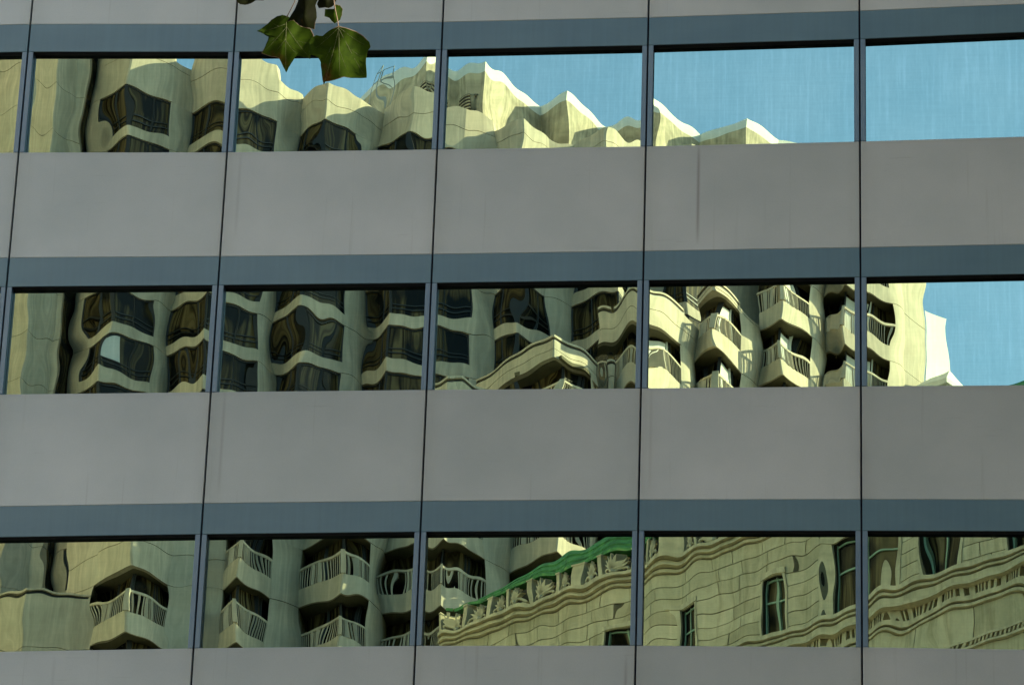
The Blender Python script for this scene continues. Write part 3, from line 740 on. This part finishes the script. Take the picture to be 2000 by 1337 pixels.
# ------------------------------------------------------------------ street tree with hanging leaves
def near(px, py, dist):
    d = ray(px, py); return CAM+d/np.linalg.norm(d)*dist
DL = 8.2
tree0 = near(-2500, 700, DL); tree = empty('street_tree', (float(tree0[0]), float(tree0[1]), 0))
tag(tree, "street tree branch with lobed green leaves hanging into the top of the view", "tree")
TL = (-float(tree0[0]), -float(tree0[1]), 0)
tx, ty = tree0[0], tree0[1]
hub = near(600, -330, DL)
MB().tube([(tx, ty, -0.1), (tx+.05, ty, 2.5), (tx-.05, ty+.05, 5.0), (tx+.1, ty, 8.0), (tx, ty, 11)], [.22, .18, .15, .10, .04], 10).build('trunk', MAT['bark'], tree, smooth=True, loc=TL)
MB().tube([(tx, ty, 4.6), tuple((np.array([tx, ty, 5.4])+hub)/2+np.array([0, 0, .25])), tuple(hub), tuple(near(900, -260, DL+.3))], [.07, .045, .022, .008], 8).build('branch', MAT['bark'], tree, smooth=True, loc=TL)
def leaf(name_mat, pts, tipdist, bend, fold, seed, tilt=(0, 0), stem=None, veins=None):
    # outline in photo pixels -> a curved blade of real size at its own distance
    rng = random.Random(seed)
    P = np.array(pts, float); c = P.mean(0); sc = tipdist/F_PX
    # densify and roughen the margin
    Q = []
    n = len(P)
    for i in range(n):
        a, b = P[i], P[(i+1) % n]; seg = np.linalg.norm(b-a); m = max(1, int(seg/5))
        for k in range(m):
            t = k/m; q = a+(b-a)*t
            nn = np.array([-(b-a)[1], (b-a)[0]])/max(seg, 1e-6)
            q = q+nn*(rng.uniform(-.5, .5)+(-0.5*math.sin(math.pi*t) if m > 3 else 0)) if k else q
            Q.append(q)
    Q = np.array(Q); o = near(c[0], c[1], tipdist)
    rings = [0.0, 0.25, 0.5, 0.75, 0.975, 1.0]; v = []; f = []; fm = []
    span = max(np.ptp(Q[:, 0]), np.ptp(Q[:, 1]))
    ph = rng.uniform(0, 6)
    def pos(q):
        d = q-c; x, y = d[0]/span, d[1]/span
        dep = bend*(y*y)+fold*abs(x)+0.05*math.sin(9*x+ph)+0.05*math.sin(8*y+2*ph)+tilt[0]*x+tilt[1]*y
        dep += 0.02*math.sin(23*x+11*y+ph)
        return (RT*d[0]-UP*d[1])*sc+FW*dep*span*sc
    m = len(Q); v.append(tuple(pos(c)))
    for r in rings[1:]:
        for q in Q: v.append(tuple(pos(c+(q-c)*r)))
    for i in range(m): f.append((0, 1+i, 1+(i+1) % m)); fm.append(0)
    for k in range(len(rings)-2):
        for i in range(m):
            a = 1+k*m+i; b = 1+k*m+(i+1) % m; f.append((a, a+m, b+m, b)); fm.append(1 if (k == len(rings)-3 and math.sin(i*0.21+ph) > 0.25) else 0)
    ob = mesh_obj('leaf', v, f, None, tree, smooth=True, loc=tuple(o+np.array(TL)), mats=[MAT[name_mat], MAT['rim']], fm=fm)
    md = ob.modifiers.new('blade thickness', 'SOLIDIFY'); md.thickness = 0.0007
    for vn, rad in (veins or []):
        vp = np.array(vn); pp = []
        for t in np.linspace(0, 1, 7): pp.append(pos(vp[0]*(1-t)+vp[1]*t+(np.array([0, 2.0])*math.sin(math.pi*t)))-FW*0.0016)
        MB().tube(pp, [0.45*rad*(1-0.8*t) for t in np.linspace(0, 1, 7)], 5).build('vein', MAT['vein'], ob, smooth=True)
    if stem:
        a = near(*stem[0], tipdist-0.004); pts3 = [near(x, y, tipdist+0.004*i) for i, (x, y) in enumerate(stem)]
        MB().tube(pts3, [0.0011]*len(pts3), 6).build('leaf_stalk', MAT['bark'], tree, smooth=True, loc=TL)
    return ob
def zv(*l): return [((zl([a])[0], zl([b])[0]), r) for a, b, r in l]
def zl(l): return [(440+x/6.25, y/6.25) for x, y in l]
leaf('leaf', zl([(385, 380), (460, 410), (530, 450), (520, 500), (490, 570), (445, 655), (540, 685), (655, 712), (690, 780), (742, 885), (790, 800), (865, 690), (900, 680), (1000, 705), (1035, 722), (1045, 640), (1070, 520), (1078, 430), (1040, 350), (930, 320), (830, 240), (760, 200), (700, 186), (630, 200), (560, 240), (500, 300)]), DL, 0.18, -0.10, 1, stem=[(560, 34), (575, 5), (590, -60), (600, -330)], veins=zv(((745, 270), (738, 860), .0011), ((748, 290), (420, 385), .0008), ((748, 330), (470, 640), .0008), ((748, 330), (1020, 700), .0008), ((744, 480), (590, 660), .0005), ((742, 500), (880, 670), .0005), ((650, 320), (560, 260), .0004), ((600, 480), (520, 500), .0004), ((880, 500), (1040, 520), .0004)))
leaf('leaf', zl([(1005, 495), (1040, 450), (1110, 425), (1190, 435), (1290, 365), (1385, 322), (1500, 350), (1600, 380), (1690, 440), (1755, 510), (1770, 570), (1735, 620), (1720, 700), (1720, 820), (1722, 945), (1600, 950), (1450, 942), (1330, 980), (1215, 998), (1205, 1035), (1180, 900), (1165, 760), (1130, 700), (1040, 665), (1010, 640), (1030, 560)]), DL-0.15, -0.15, 0.12, 2, stem=[(661, 53), (660, 43), (655, 20), (640, -80), (620, -330)], veins=zv(((1385, 335), (1400, 930), .0012), ((1385, 360), (1225, 980), .0009), ((1385, 350), (1690, 910), .0009), ((1385, 345), (1060, 610), .0008), ((1390, 340), (1730, 560), .0008), ((1480, 550), (1700, 720), .0005), ((1300, 560), (1180, 800), .0005), ((1390, 600), (1520, 930), .0005), ((1250, 450), (1150, 450), .0004)))
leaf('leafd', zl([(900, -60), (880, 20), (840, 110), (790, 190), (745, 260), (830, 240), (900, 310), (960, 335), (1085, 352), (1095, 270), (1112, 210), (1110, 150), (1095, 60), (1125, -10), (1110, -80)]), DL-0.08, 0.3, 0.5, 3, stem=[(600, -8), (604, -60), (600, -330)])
leaf('leaf', zl([(1215, 110), (1210, 200), (1270, 220), (1300, 260), (1335, 288), (1400, 245), (1425, 180), (1432, 110), (1400, 65), (1340, 58), (1330, 110)]), DL+0.1, 0.1, 0.25, 4)
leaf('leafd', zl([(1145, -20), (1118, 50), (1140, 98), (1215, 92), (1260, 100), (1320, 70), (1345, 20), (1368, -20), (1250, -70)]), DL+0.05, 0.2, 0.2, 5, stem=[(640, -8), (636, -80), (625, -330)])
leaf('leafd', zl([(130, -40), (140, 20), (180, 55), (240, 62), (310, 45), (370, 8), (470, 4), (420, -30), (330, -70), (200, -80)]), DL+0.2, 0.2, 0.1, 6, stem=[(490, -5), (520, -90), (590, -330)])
# more of the same branch above the frame
rg = random.Random(11)
fv, ff = [], []
for i in range(260):
    c = hub+np.array([rg.gauss(-0.9, 1.3), -abs(rg.gauss(0.0, 0.5)), abs(rg.gauss(0.55, 0.5))+0.12])
    a, b_, s = rg.uniform(0, 6.28), rg.uniform(-.6, .6), rg.uniform(.05, .08)
    ux = np.array([math.cos(a), math.sin(a), b_]); uy = np.cross(ux, [rg.uniform(-1, 1), rg.uniform(-1, 1), .6]); uy /= np.linalg.norm(uy)
    b0 = len(fv)
    for p, q in ((0, -1), (.9, -.5), (.55, .1), (.8, .7), (0, 1.1), (-.8, .7), (-.55, .1), (-.9, -.5)): fv.append(tuple(c+ux*p*s+uy*q*s))
    ff.append(tuple(range(b0, b0+8)))
o = mesh_obj('foliage', fv, ff, MAT['leaf'], tree, loc=TL); o['kind'] = 'stuff'
